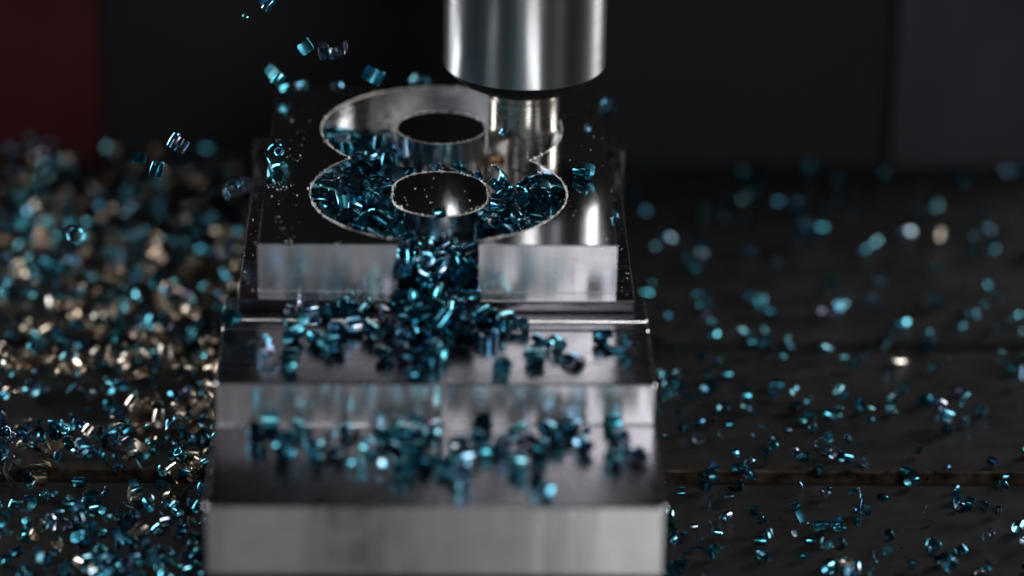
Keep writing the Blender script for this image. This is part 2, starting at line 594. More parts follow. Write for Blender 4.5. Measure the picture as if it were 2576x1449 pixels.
def make_cutter():
    n, RR = 144, .632
    zs = [0.012, .05, .1, .16, .22, .28, .34, .40, .46, .52, .58, .64, .70, .76, .82, .88, .96, 1.10, 1.24, 1.275, 1.295, 1.325, 1.345, 1.36, 1.375, 1.395, 1.425, 1.445, 1.46, CUT]
    v, f = [], []
    flutes = [(-2.36, .78), (-.18, .70), (1.9, .75)]
    for z in zs:
        base = RR
        if 1.29 < z < 1.33 or 1.39 < z < 1.43: base = RR - .04
        for k in range(n):
            a = 2 * math.pi * k / n
            r = base
            for (fa, hw) in flutes:
                d = (a - fa - z * .35 + math.pi) % (2 * math.pi) - math.pi
                if abs(d) < hw:
                    top = .25 + .52 * math.sqrt(max(0, 1 - (d / hw) ** 2))
                    if z < top:
                        e = min(1, (top - z) / .10)
                        u = (d / hw + 1) / 2
                        depth = .36 * min(1, u / .10) * (1 - .75 * max(0, (u - .3) / .7))
                        r = min(r, base - depth * e ** .5)
            v.append((r * math.cos(a), r * math.sin(a), z))
    for i in range(len(zs) - 1):
        for k in range(n):
            k2 = (k + 1) % n
            f.append((i * n + k, i * n + k2, (i + 1) * n + k2, (i + 1) * n + k))
    f.append(tuple(range(n)))
    f.append(tuple((len(zs) - 1) * n + k for k in range(n)))
    mi = []
    for q in f:
        rr = sum(math.hypot(v[i][0], v[i][1]) for i in q) / len(q)
        mi.append(1 if len(q) == 4 and rr < RR - .045 else 0)
    mesh_obj('shank', v, f, [M['shank'], M['flute']], mc, 32, mi)
    for fa, hw in flutes:
        ia = fa - hw + .12
        o = box('insert', .34, .634, -.03, .03, .0035, .11, M['carbide'], mc, .015)
        o.rotation_euler = (0, 0, ia)


make_cutter()

# ------------------------------------------------------------------ chips
CS = 0.95
# start curl radius, end curl radius, growth power, ribbon length, ribbon width, sideways drift
CHIPS = [
    (.050, .22, 1.5, 1.00, .26, .02), (.055, .30, 1.8, 1.05, .30, -.03), (.045, .16, 1.2, .95, .28, .03),
    (.060, .40, 1.6, .90, .24, .05), (.070, .20, 1.0, .80, .32, .0), (.050, .55, 2.4, .95, .27, -.04),
    (.080, .26, 1.3, .70, .25, .02), (.055, .24, 2.0, 1.25, .30, .05), (.065, .18, 1.4, 1.10, .34, -.02),
    (.110, .30, 1.2, .55, .28, .0), (.045, .35, 2.2, .80, .22, .03), (.090, .16, .9, .75, .30, .04),
    (.300, .70, 1.0, .42, .07, .05), (.150, .50, 1.0, .30, .16, .02), (.060, .80, 1.6, 1.30, .20, .10), (.200, .24, 1.0, .50, .10, -.06),
]


def chip_arrays(k, seed=0, N=26, T=.014):
    """one curled ribbon: a spiral that opens out, with thickness and slightly torn ends"""
    ra, rb, p, L, w, drift = CHIPS[k]
    ra, rb, L, w, drift = (CS * q for q in (ra, rb, L, w, drift))
    rng = random.Random(100 * k + seed)
    x = y = th = 0.0
    pts = []
    sub = 12
    ds = L / ((N - 1) * sub)
    for i in range((N - 1) * sub + 1):
        if i % sub == 0: pts.append((x, y, th))
        s_ = i / ((N - 1) * sub)
        th += ds / (ra + (rb - ra) * s_ ** p)
        x += ds * math.cos(th); y += ds * math.sin(th)
    v = []
    for i, (px, py, t) in enumerate(pts):
        u = i / (N - 1)
        nx, ny = -math.sin(t), math.cos(t)            # towards the curl's inside
        wl = w / 2 * (1 - .10 * u) + rng.uniform(-.010, .010)
        wr = w / 2 * (1 - .18 * u) + rng.uniform(-.012, .012)
        z = drift * u
        e = T / 2 * (.55 if i in (0, N - 1) else 1)
        bow = .012
        if i == N - 1: wl *= .72; wr *= .9
        v += [(px - nx * e, py - ny * e, z - wl), (px - nx * (e + bow), py - ny * (e + bow), z), (px - nx * e, py - ny * e, z + wr),
              (px + nx * e, py + ny * e, z + wr), (px + nx * (e - bow), py + ny * (e - bow), z), (px + nx * e, py + ny * e, z - wl)]
    v = np.array(v)
    v -= (v.max(0) + v.min(0)) / 2
    f, mi = [], []
    for i in range(N - 1):
        a, b = i * 6, i * 6 + 6
        for q in range(6):
            f.append((a + q, a + (q + 1) % 6, b + (q + 1) % 6, b + q))
            mi.append(1 if q in (3, 4) else 0)
    f.append(tuple(range(5, -1, -1))); mi.append(0)
    e = (N - 1) * 6
    f.append(tuple(e + q for q in range(6))); mi.append(0)
    return v, f, mi


def chip_mesh(k, mats, seed=0):
    v, f, mi = chip_arrays(k, seed)
    me = bpy.data.meshes.new('chip_ribbon')
    me.from_pydata([tuple(q) for q in v], [], f)
    for mm in mats: me.materials.append(mm)
    me.polygons.foreach_set('material_index', mi)
    me.shade_smooth()
    me.set_sharp_from_angle(angle=R(50))
    me.update()
    return me


#SIMCUT
# settled chips: zone, shape, position / 1000, rotation / 100 (largest in view first)
SETTLED = (
    '4 1 -515 -4584 -1852 2 28 95 -11;4 7 1902 -4490 -1842 0 -23 -97 3;4 5 -1092 -4554 -1876 4 49 86 -9;4 8 3076 -4837 -1891 48 2 -72 -50;'
    '4 4 -915 -5395 -1869 40 -47 -49 -62;4 3 2360 -4002 -1905 71 -31 64 -3;4 7 -2827 -3345 -1847 98 17 1 11;4 1 -341 -3843 -1853 67 -47 57 -6;'
    '0 1 1052 -2465 -1130 8 -93 -34 9;4 3 1600 -4544 -1876 91 10 2 -39;2 1 601 -2273 -1169 34 -49 -50 -62;0 1 -499 350 -452 11 22 85 -46;'
    '3 8 -2339 -1120 -1142 58 -73 10 -35;4 0 3174 -3998 -1905 3 -49 -49 -72;3 1 -745 -2272 -1169 56 -24 -67 -42;2 5 1138 -1311 -1091 36 57 -72 18;'
    '4 7 1656 -5279 -1898 23 46 52 -68;4 6 410 -4905 -1869 1 -67 -74 2;3 6 -88 -2073 -1155 33 3 -4 94;4 1 638 -4351 -1851 40 -4 74 -54;'
    '0 1 -360 1135 -253 10 -83 -54 0;3 11 -3403 -444 -1149 73 47 49 9;0 4 -263 -837 -885 71 -39 57 -14;3 11 2736 -1142 -1141 74 16 -66 -4;'
    '4 1 -310 -3431 -1852 6 -86 -50 10;4 0 -2373 -3913 -1860 24 -26 62 -70;4 11 2951 -3638 -1841 2 18 98 -1;0 1 -878 1566 -214 43 -5 83 -36;'
    '4 0 2789 -4065 -1905 71 37 -59 -14;2 4 -1588 -1155 -1122 3 42 -91 -1;4 9 974 -5261 -1864 56 0 -3 83;4 0 2281 -4531 -1865 1 -54 84 -1;'
    '4 8 141 -4349 -1891 69 56 -46 3;4 9 -1475 -4763 -1887 73 -32 59 10;0 3 467 -1096 -975 87 36 -33 -11;4 5 1336 -4834 -1865 19 64 37 -64;'
    '2 0 2596 -3128 -1865 1 -96 -29 0;3 6 1942 -1728 -1138 58 -59 32 -46;4 7 -1664 -4427 -1851 18 37 56 71;0 7 1449 2363 -106 74 -58 -11 33;'
    '3 8 -2702 -1119 -1106 10 2 -2 -100;4 0 752 -2938 -1872 86 5 -12 49;0 6 1026 2094 -100 56 2 0 83;0 4 838 1460 -183 10 88 -46 2;'
    '4 8 352 -4553 -1864 57 -73 12 -37;0 7 -454 194 -645 70 51 3 50;4 11 353 -3662 -1886 61 19 65 41;4 9 -2637 -2879 -1887 14 -65 -18 72;'
    '4 6 -126 -4246 -1865 19 -52 42 -72;4 1 814 -4934 -1891 53 60 -37 47;4 7 1070 -3668 -1842 3 -97 -24 1;4 6 -809 -3388 -1864 63 -67 7 -39;'
    '4 7 -1076 -3162 -1850 50 66 14 55;3 1 -2729 -1754 -1169 46 -38 -60 -54;2 7 106 -934 -933 27 26 30 88;4 7 -2350 -3563 -1851 66 48 -48 -32;'
    '4 9 1289 -5175 -1887 73 -15 66 -10;3 4 -1917 -1240 -1154 24 -62 36 65;0 4 -19 580 -546 3 64 28 72;2 7 -489 -1291 -1122 90 5 20 37;'
    '4 8 2661 -3755 -1891 2 50 52 69;0 7 1975 3083 -135 97 21 7 -8;0 3 -1677 2696 -121 30 83 -46 14;0 0 736 -1164 -927 73 -46 42 -28;'
    '2 6 25 -125 -782 8 -21 -25 -94;0 11 -210 801 -425 14 51 36 77;4 3 1681 -3701 -1905 34 -71 0 62;0 3 240 401 -615 36 73 56 -16;'
    '0 0 422 104 -721 76 -37 -16 -52;4 4 -889 -4133 -1844 2 -27 -96 -3;3 5 2961 -1355 -1143 49 -57 48 46;4 6 -2107 -2817 -1840 11 -76 -6 64;'
    '0 2 1617 -1921 -1163 45 -38 -56 59;0 1 1804 1903 -167 11 58 -29 75;3 5 -2059 -385 -1128 5 -73 -13 67;4 4 -1879 -3884 -1869 38 -50 -54 -56;'
    '4 5 722 -3398 -1865 65 11 73 -18;4 8 1966 -3672 -1864 65 -73 -8 -20;3 3 -2359 -2340 -1117 35 57 34 66;4 8 1578 -2872 -1828 56 2 -1 -83;'
    '4 6 48 -3737 -1889 39 50 -50 -60;3 0 -2641 -491 -1130 76 -6 7 -65;4 10 -2125 -3088 -1894 59 -11 6 -80;2 8 -824 -1282 -1064 53 -83 6 -13;'
    '3 7 1938 -3320 -1839 51 2 -8 86;2 4 -90 -1299 -1118 4 62 -78 -6;3 0 1517 -1214 -1150 68 9 -10 72;2 7 -379 -2164 -1176 15 -66 -21 70;'
    '3 9 2223 -1899 -1205 61 -18 -68 -36;0 9 -487 3997 -155 43 4 -42 -79;3 3 -1556 -516 -1140 86 11 1 -49;4 7 2302 -3624 -1898 49 20 67 -52;'
    '4 3 2237 -3137 -1839 64 67 0 39;3 6 -1651 -1499 -1143 46 -2 -67 58;3 11 2680 -396 -1148 36 -12 72 58;4 4 538 -3973 -1876 71 -1 69 13;'
    '3 11 -2824 -337 -1124 19 -50 -44 -72;4 4 1313 -3807 -1869 57 52 -52 36;2 1 -236 -1033 -1113 25 -4 -66 -70;3 6 -1781 -328 -1136 87 5 -5 49;'
    '3 8 2871 -761 -1142 31 -6 -73 60;4 11 2830 -2858 -1886 68 28 62 28;3 5 -442 -1758 -1196 71 -33 -62 -4;0 3 -1635 2210 -157 35 -39 -84 -15;'
    '4 4 1273 -4217 -1869 16 72 14 66;0 8 -1583 1493 -211 40 -77 -50 -4;3 1 -1330 -772 -1128 72 -22 64 -16;4 0 -607 -3212 -1905 2 52 46 72;'
    '3 1 -1499 -154 -1093 64 2 1 77;4 9 911 -4061 -1886 56 27 62 -48;0 1 1203 1591 -240 95 12 -24 -14;3 1 -1019 -991 -1127 38 -8 74 -55;'
    '4 2 -1776 -3142 -1885 10 -47 48 -73;0 10 940 1284 -256 16 -78 60 -4;2 6 1249 -2005 -1147 2 -92 38 0;4 10 -1896 -4259 -1925 69 -45 -55 -14;'
    '3 10 -2083 -1529 -1203 70 -38 -60 -6;3 1 936 -2055 -1124 62 -52 43 39;0 6 620 1009 -253 45 66 -34 -49;0 11 -964 2188 -219 1 -96 -28 -6;'
    '0 9 1437 1756 -162 78 -28 47 31;0 1 490 872 -521 67 35 -64 10;3 5 -2380 -1819 -1196 70 -18 -68 12;0 2 295 -39 -895 57 46 57 37;'
    '0 10 1604 -1429 -1161 35 -64 18 66;2 5 497 -1925 -1143 42 52 52 -53;0 10 -281 -12 -722 60 -45 66 -1;4 6 -738 -4381 -1889 71 67 22 8;'
    '3 10 -2375 -140 -1129 59 -51 43 46;3 3 1953 -802 -1183 15 54 46 -69;3 2 -819 -1803 -1170 39 22 -64 -63;4 0 1440 -3529 -1865 0 -17 -98 1;'
    '0 8 -841 3648 -193 2 60 62 -50;0 7 -1224 2429 -238 11 55 83 -4;2 0 1132 -110 -1111 1 -98 19 0;1 1 859 4765 -208 56 -52 -51 39;'
    '2 0 -574 -139 -931 55 62 17 54;4 11 1287 -3223 -1860 44 -65 -20 -59;0 10 497 -372 -958 41 22 -80 36;3 10 -314 -2461 -1203 66 -9 -70 25;'
    '4 10 -1364 -3115 -1925 69 -47 -53 -16;0 2 -4 -659 -893 9 -16 97 15;0 5 1331 3306 -175 49 -84 7 -21;2 4 877 -1748 -1154 7 69 -5 -72;'
    '2 11 285 -1586 -1164 74 53 42 -1;4 10 251 -3296 -1883 7 -66 -8 75;0 4 17 4428 -224 42 60 49 48;2 6 -1099 -1323 -1137 43 28 -61 60;'
    '4 1 409 -2943 -1891 37 -47 -53 -60;4 11 1593 -3291 -1886 73 47 49 8;2 9 320 1098 -461 51 66 -17 -53;3 10 -3137 -292 -1143 19 67 31 -65;'
    '0 0 547 475 -618 27 -23 78 -51;4 10 814 -3758 -1925 67 -11 -70 23;0 4 624 3742 -181 33 -31 88 17;3 2 -2073 -756 -1170 72 61 -29 -16;'
    '4 5 -112 -3013 -1918 59 11 -70 39;3 4 1192 -1640 -1154 47 -45 53 55;4 10 -1564 -3884 -1925 63 -2 -71 31;0 4 877 -730 -1041 6 -76 49 41;'
    '2 0 -1277 -356 -1121 70 -67 3 -24;0 10 1669 3026 -142 46 -66 -58 -10;0 5 -49 -1836 -1193 44 32 -67 51;0 11 -1155 1736 -188 55 31 76 -15;'
    '3 7 1949 -1381 -1176 46 24 65 -55;2 9 815 -1459 -1105 69 -20 -69 4;0 5 -696 823 -337 17 43 -61 64;2 2 576 -69 -923 32 -69 20 -62;'
    '3 3 -77 -1541 -1180 24 46 58 -62;0 7 -955 2485 -168 24 -28 91 -17;2 9 -2310 -591 -1150 64 20 65 -37;0 11 -353 -565 -881 57 -12 -78 21;'
    '2 10 597 -1616 -1161 74 -7 66 -8;2 11 -1057 -632 -1129 69 -34 -52 -37;2 7 1639 -903 -1123 69 58 35 25;0 8 -1888 2086 -254 18 -55 53 63;'
    '3 10 -1304 -1089 -1203 70 -27 -66 7;4 0 1871 -4045 -1905 67 25 -65 -26;0 4 2082 2311 -184 5 -68 2 -73;2 5 -711 -1537 -1196 57 14 -69 42;'
    '0 5 -302 4422 -203 18 -45 40 -78;0 10 -1237 2990 -154 54 -16 78 29;2 11 1041 -3364 -1854 77 5 -12 62;2 11 217 204 -817 84 40 -10 -36;'
    '4 1 1584 -4165 -1853 63 -31 67 -23;0 7 1125 -563 -1143 67 -52 52 -7;0 0 -978 3949 -184 3 -40 -15 -91;0 11 -1463 3641 -259 35 -67 -20 62;'
    '0 0 1020 2617 -146 10 0 -52 -85;3 5 -904 -237 -1164 8 59 -42 68;4 3 -1727 -2843 -1906 58 -63 37 35;4 6 -1880 -3566 -1869 2 -98 18 0;'
    '4 11 -13 -3389 -1886 69 64 22 -26;0 4 -250 3606 -157 52 85 5 10;0 6 -97 295 -642 34 -92 -1 -22;0 3 1207 4640 -322 73 -56 37 12;'
    '3 5 -2903 -1395 -1196 52 21 -68 47;0 2 -483 645 -392 36 -20 32 -85;2 2 487 -3284 -1861 49 -25 63 55;4 6 -1567 -3550 -1864 30 24 -62 68;'
    '0 8 961 3696 -241 42 -61 66 -8;0 0 960 3994 -178 31 35 11 -88;1 7 -1320 5229 -438 5 69 -24 -68;2 5 -339 -163 -900 97 -22 -5 -7;'
    '0 5 1367 974 -158 20 -77 58 18;1 1 -1450 6012 -476 39 -66 16 62;1 5 -948 4957 -266 14 35 86 -35;2 1 -823 -516 -1089 71 66 15 17;'
    '0 3 -1179 1402 -238 51 -77 -6 -39;3 11 2892 -3356 -1885 56 17 71 38;1 0 -952 6058 -502 99 -1 -13 1;4 10 -1044 -3867 -1883 59 29 59 -46;'
    '4 5 1836 -3006 -1918 70 -40 -58 -12;2 3 -551 -266 -1155 23 -68 -20 67;2 6 278 666 -572 70 -23 -58 -34;0 0 68 1042 -372 63 38 -44 52;'
    '4 2 2192 -2840 -1886 65 -37 -57 34;0 1 -1509 1978 -277 45 55 -2 -71;0 8 -1265 3868 -278 46 74 -6 49;3 5 -425 -2831 -1867 48 -53 66 24;'
    '0 6 -823 4198 -227 11 -8 -43 -89;0 2 -762 -801 -1146 78 4 -9 62;0 4 975 2941 -124 90 14 -39 9;0 11 976 4427 -264 41 14 59 68;'
    '4 9 -691 -3688 -1927 61 -19 -68 -36;1 2 -1606 4858 -304 81 -27 -25 -47;0 3 2038 1717 -186 71 35 61 10;0 5 1743 2381 -234 34 -90 26 -4;'
    '0 4 -1181 3566 -120 62 53 -36 44;4 10 -1254 -4251 -1925 31 42 -57 64;0 9 -631 4338 -126 34 85 33 23;3 10 533 -1306 -1163 6 46 -88 7;'
    '1 3 -1736 5798 -506 17 7 -8 -98;2 7 200 -225 -1087 4 7 20 98;0 4 -677 1213 -256 39 -48 -57 -54;2 4 768 -446 -1128 68 55 -49 1;'
    '2 2 1865 -1114 -1159 39 -67 6 -63;0 9 1232 1205 -290 71 -16 -61 -30;2 0 880 -154 -1118 25 12 -5 96;0 0 709 628 -487 32 40 -86 -4;'
    '2 7 -38 -258 -949 15 70 55 44;4 6 1067 -3042 -1869 1 -81 -58 1;3 3 1715 -402 -1100 73 65 -14 13;0 7 243 4160 -250 35 54 -37 67;'
    '2 1 384 -558 -1100 94 10 -32 5;2 10 1357 -762 -1172 50 -1 -12 86;1 3 -1294 4330 -272 79 42 -45 0;0 3 680 4586 -273 91 0 5 42;'
    '0 2 129 875 -515 59 -68 6 -43;0 1 1684 1570 -269 77 14 -56 -26;1 7 -1687 6198 -527 59 7 67 -44;0 11 -932 3024 -222 68 -62 36 -16;'
    '0 3 1065 3395 -207 40 -20 -32 84;4 10 1265 -4485 -1925 35 38 -60 62;0 3 -1368 3268 -294 68 6 67 -30;1 6 -1243 5794 -482 7 -65 14 -74;'
    '0 10 1185 2254 -142 73 22 -62 21;0 11 1574 2511 -274 86 21 -37 29;0 11 -334 582 -625 36 12 78 -49;4 9 -3031 -2978 -1886 57 -64 38 36;'
    '1 6 -872 4614 -263 90 21 27 -28;3 0 -1190 -83 -1111 1 -92 40 0;1 3 -750 3331 -225 10 67 -16 72;0 2 -1368 1671 -268 1 43 -62 65;'
    '0 10 1326 -375 -1142 63 -28 69 21;2 7 -546 -1018 -1124 73 67 -1 -10;3 1 -482 -683 -1131 63 -30 68 -24;4 10 -1020 -3619 -1925 66 -54 -46 -26;'
    '0 10 -2041 2313 -270 24 -64 -24 69;0 5 -1606 3229 -372 0 -20 -45 87;0 8 1565 3978 -321 55 -4 -76 -36;0 2 744 313 -722 57 -28 77 5;'
    '0 8 -1797 2440 -260 73 -22 -31 -56;0 1 1315 3716 -220 40 -7 11 90;0 7 -95 4141 -288 54 -56 48 40;2 10 243 -1263 -1168 98 -4 12 -16;'
    '0 4 -1998 2666 -282 93 -34 -1 -14;0 5 325 3890 -303 49 -71 50 1;1 1 765 4193 -315 1 -96 -22 -16;1 2 -1256 6256 -522 35 18 -66 -64;'
    '1 1 689 7119 -521 2 -67 -23 -71;0 10 514 -817 -1059 40 -74 50 20;0 8 -1108 3257 -275 46 -76 -13 -44;0 0 666 3444 -213 55 19 -11 -80;'
    '0 10 505 4302 -268 58 71 -40 4;2 10 303 -974 -1201 70 -48 -47 -24;0 10 -1074 1099 -325 75 11 27 60;0 9 -1503 2423 -276 17 85 50 0;'
    '0 3 -785 2750 -181 69 66 6 -30;2 2 577 238 -909 33 16 -65 -66;4 10 -1186 -2825 -1933 46 23 -49 70;0 9 -1355 2756 -184 5 24 -88 -40;'
    '0 7 43 3648 -209 13 -52 -84 7;0 11 1723 2907 -314 68 -13 72 7;1 10 -1904 5270 -370 38 -76 50 20;2 5 1064 -897 -1139 71 -1 68 -17;'
    '2 6 1290 -1030 -1166 60 54 49 33;0 3 1519 3568 -325 41 -69 -10 59;0 11 -1864 2986 -240 74 -22 -63 4;4 9 -858 -2863 -1882 35 26 58 -69;'
    '0 6 -697 311 -894 95 -4 -3 -30;2 10 73 -1079 -1163 8 5 -100 4;0 10 2110 2745 -290 34 3 15 -93;1 8 -1304 4860 -459 14 66 -74 5;'
    '2 10 -685 1445 -376 39 79 44 15;1 1 -565 3593 -274 58 40 -60 37;0 6 1499 1297 -217 74 54 12 -39;2 7 704 -985 -1175 0 -62 -36 70;'
    '0 1 -932 1328 -473 6 44 -89 1;0 9 -769 4967 -321 26 96 -2 6;0 9 757 334 -462 52 30 61 -52;0 8 1094 4171 -345 21 72 -65 -12;'
    '0 3 1196 3095 -380 61 -26 34 -66;0 9 1008 2136 -344 70 -3 -72 6;0 9 854 792 -365 34 -12 72 -59;1 4 -1020 4398 -310 49 -55 -67 -6;'
    '2 10 829 -1193 -1160 1 69 -72 1;0 9 -1522 1319 -340 41 49 12 -76;0 0 5 3864 -288 89 -8 -38 22;0 8 -1068 806 -303 39 82 9 40;'
    '0 6 -1843 1426 -213 66 12 69 28;0 5 1810 3350 -303 44 -70 -4 -56;0 0 319 4445 -349 9 6 -71 -69;2 7 -63 94 -915 56 -65 26 44;'
    '1 5 -903 5763 -491 38 48 46 -64;1 4 -514 4602 -220 63 -71 18 -27;0 2 1554 3185 -253 76 -43 48 10;0 7 1525 2241 -477 1 -25 6 97;'
    '2 5 -79 508 -891 26 10 -94 21;3 2 -111 -797 -1161 74 -53 -42 -4;0 2 558 1229 -493 44 -7 2 -90;0 3 -1524 2915 -338 8 -93 36 -2;'
    '0 8 1465 4515 -471 18 -41 60 67;2 5 -392 261 -882 29 -70 24 60;0 8 1214 4376 -431 11 78 -57 -24;3 11 169 -737 -1163 67 61 41 -11;'
    '0 6 -1600 4199 -288 66 5 62 41;0 0 -604 3040 -183 46 6 -68 56;0 6 -1115 2678 -290 30 62 61 40;0 2 -176 792 -741 9 -33 8 -94;'
    '0 2 1817 2154 -350 40 14 28 -86;2 6 527 -246 -1137 5 -11 61 78;0 8 1986 3038 -458 23 -1 2 97;0 1 -849 1689 -521 10 -64 -30 -70;'
    '0 9 1420 2888 -234 73 55 -19 36;1 5 -1212 5503 -545 54 -64 -36 -41;0 2 -1107 1611 -498 38 8 -5 92;1 2 -1618 5483 -506 19 -66 9 -72;'
    '0 4 -1915 1714 -299 80 -1 60 7;0 6 -458 3283 -196 68 32 49 -45;2 8 -387 691 -908 32 -19 -67 -64;2 4 369 453 -882 50 -1 -68 -54;'
    '0 11 971 1686 -326 34 -23 72 56;1 1 -1887 5047 -457 25 73 -11 -62;0 6 -470 963 -499 1 -83 56 0;0 0 -906 2403 -500 95 -2 -6 -30;'
    '0 11 -563 1251 -516 52 6 68 52;0 6 -197 1078 -519 70 71 9 -6;0 2 718 1026 -495 31 0 -12 94;0 4 1501 1911 -487 16 45 50 72;'
    '0 5 1741 1120 -318 46 -68 -10 57;0 3 -992 1879 -389 52 45 20 -70;1 6 -1499 5041 -486 9 57 -35 74;2 2 50 764 -881 75 -11 5 -65;'
    '1 8 -1889 5555 -491 22 7 -68 70;0 2 279 754 -885 74 -8 -5 -66;1 11 1705 4583 -471 0 87 49 -2;0 0 1252 3613 -494 94 -10 0 31;'
    '0 5 -840 2953 -503 0 49 -86 14;0 0 1287 1967 -283 39 86 21 26;1 4 -1101 5043 -506 31 67 19 -65;0 8 543 727 -819 8 -18 94 28;'
    '0 0 1229 3428 -469 28 58 -42 -63;2 6 -786 1046 -494 74 -49 -46 -2;2 5 -643 544 -789 56 -28 -53 57;0 6 -920 2135 -499 2 -100 -8 0;'
    '0 10 401 3367 -162 10 27 96 -6;2 1 818 1387 -480 1 32 94 -9;0 4 -1299 3328 -505 42 63 37 -54;0 11 1310 1675 -515 2 -47 56 68;'
    '0 11 1692 2663 -516 15 -32 60 72;0 2 1037 2377 -236 55 -41 68 -26;')
# shapes lying at rest on a flat plate: shape, height / 1000, rotation / 100
RESTING = (
    '0 95 67 62 -32 25;0 128 84 6 -12 53;0 95 70 57 -40 15;0 95 42 -14 -68 -58;0 140 55 -42 53 -50;0 95 69 60 -36 20;0 128 66 9 -10 74;0 135 1 -100 -2 0;'
    '1 109 17 71 4 68;1 109 67 42 -57 23;1 109 68 38 -60 18;1 109 70 30 -64 10;1 148 9 -35 93 -7;1 109 27 70 -7 65;1 109 26 -55 -45 -66;1 147 6 48 56 -67;'
    '2 115 5 -44 51 -74;2 115 36 -62 28 -65;2 108 74 66 -11 4;2 108 44 51 44 59;2 108 69 56 -38 -27;2 115 23 22 -64 70;2 115 52 -8 -67 53;2 132 60 6 -8 79;'
    '3 -59 65 25 -62 -36;3 -59 40 64 20 62;3 -59 66 66 -13 35;3 -93 3 -80 60 -1;3 -96 88 5 9 46;3 -93 0 20 98 -3;3 -93 1 9 100 -3;4 124 38 64 27 -61;'
    '4 131 34 70 -22 58;4 124 45 60 34 -56;4 131 73 19 -65 4;4 124 69 -9 69 21;4 124 38 66 29 -58;4 131 24 -51 -53 -63;4 131 71 10 -67 -21;'
    '5 135 67 -6 74 -2;5 82 21 -70 9 -68;5 82 62 6 -70 35;5 135 60 26 69 -31;5 82 59 -60 -37 -39;5 135 59 27 69 -32;5 135 2 73 10 -67;5 135 54 -50 55 39;'
    '6 111 67 70 -10 -24;6 136 9 -53 41 -74;6 135 30 -58 33 -68;6 131 2 -99 -11 0;6 111 36 22 67 62;6 131 2 -100 -8 0;6 123 91 -1 -5 40;6 123 34 -5 2 -94;'
    '7 170 52 24 -64 52;7 102 44 26 65 -56;7 150 54 52 43 50;7 102 64 -58 38 32;7 158 2 -65 -76 2;7 158 0 -15 -99 3;7 167 71 -20 -65 -18;'
    '7 102 28 42 56 -66;8 109 41 -7 -72 -55;8 138 45 -39 62 -50;8 136 55 -39 -63 39;8 109 15 -36 -62 -68;8 109 30 -22 -69 -62;8 109 6 53 49 69;'
    '8 136 39 -35 -65 55;8 138 47 -59 -44 49;9 -84 2 -80 -60 2;9 -84 2 -74 68 -1;10 75 30 42 -57 64;10 75 58 -63 -32 -41;10 117 67 16 64 -33;'
    '10 75 11 56 -43 70;10 75 40 -70 -8 -58;10 117 59 -44 50 46;10 75 39 -70 -6 -59;10 75 67 -51 -49 -22;11 137 29 67 -8 68;11 138 70 13 -66 -22;'
    '11 138 16 65 19 72;11 138 54 64 -21 51;11 146 0 -12 3 -99;11 114 68 64 21 -27;11 137 70 26 -62 23;11 146 1 -12 3 -99;')
rows = [[int(a) for a in r.split()] for r in SETTLED.split(';') if r]
rest = [[int(a) for a in r.split()] for r in RESTING.split(';') if r]
BLUE_ME = [chip_mesh(k, [M['blue'], M['blue_satin']]) for k in range(len(CHIPS))]
BRONZE_ME = [chip_mesh(k, [M['bronze'], M['bronze_satin']], 5) for k in range(len(CHIPS))]
proto = {}


def put_chip(k, loc, q, label, group, bronze=False, scale=1.0, cat=None):
    name = 'bronze_chip' if bronze else 'blue_chip'
    key = (k, bronze)
    if key in proto:
        o = proto[key].copy()
        C.objects.link(o)
    else:
        o = link(name, (BRONZE_ME if bronze else BLUE_ME)[k])
        proto[key] = o
    o.location = loc
    o.rotation_mode = 'QUATERNION'
    o.rotation_quaternion = q
    o.scale = (scale,) * 3
    o['label'] = label
    o['category'] = 'metal chip'
    if group: o['group'] = group
    elif 'group' in o: del o['group']
    return o


def where(zone, x, y, z):
    """label and group of a settled chip, by the place where it lies"""
    if zone == 4:
        e = [-2.2, -1.3, -.4, .5, 1.4, 2.2]
        n = ['at the far left end', 'left of the middle', 'just left of the middle', 'just right of the middle', 'right of the middle', 'towards the right', 'at the far right end']
        w = n[sum(x > q for q in e)] + (', by the riser' if y > -3.5 else (', mid depth' if y > -4.1 else ', nearest the front edge'))
        return 'curled blue chip on the lowest step, ' + w, 'chips on the lowest step, ' + w
    if zone == 3 or (zone == 2 and y < -.62):
        e = [-2.0, -1.1, -.3, .5, 1.4, 2.2]
        n = ['at its left end', 'left of the slot', 'just left below the slot', 'right below the slot', 'just right of the slot', 'under the bright right face', 'at its right end']
        w = n[sum(x > q for q in e)] + (', back half' if y > -1.15 else ', front half')
        return 'curled blue chip on the middle step, ' + w, 'chips on the middle step, ' + w
    if zone == 2 and y < .02:
        w = 'left' if x < 0 else 'right'
        if z < -.9: return 'curled blue chip at the foot of the slot heap, ' + w + ' side', 'chips at the foot of the slot, ' + w
        return 'curled blue chip high in the slot heap, ' + w + ' side', 'chips high in the slot, ' + w
    if y > 3.85:
        w = 'against the left wall' if x < -1.35 else ('left of the round island' if x < -.8 else 'in front of the round island')
        return 'dark blue curled chip lying in the back pocket ' + w, 'chips in the back pocket ' + w
    if y > 3.2 and abs(x) < 1.0:
        return 'dark blue curled chip in the narrows between the two islands', 'chips between the two islands'
    if x < -.75:
        w = ('near half' if y < 2.2 else 'far half') + (', by the wall' if x < -1.4 else ', by the island')
        return 'dark blue curled chip left of the oval island, ' + w, 'chips left of the oval island, ' + w
    if x > .85:
        w = ('near half' if y < 2.2 else 'far half') + (', by the wall' if x > 1.45 else ', by the island')
        return 'dark blue curled chip right of the oval island, ' + w, 'chips right of the oval island, ' + w
    w = ('left' if x < PF[0] else 'right') + (' side, deep down' if z < -.5 else ' side, on top') + (', by the island' if y > .55 else ', at the mouth')
    return 'dark curl in the slot before the oval island, ' + w, 'chips before the oval island, ' + w


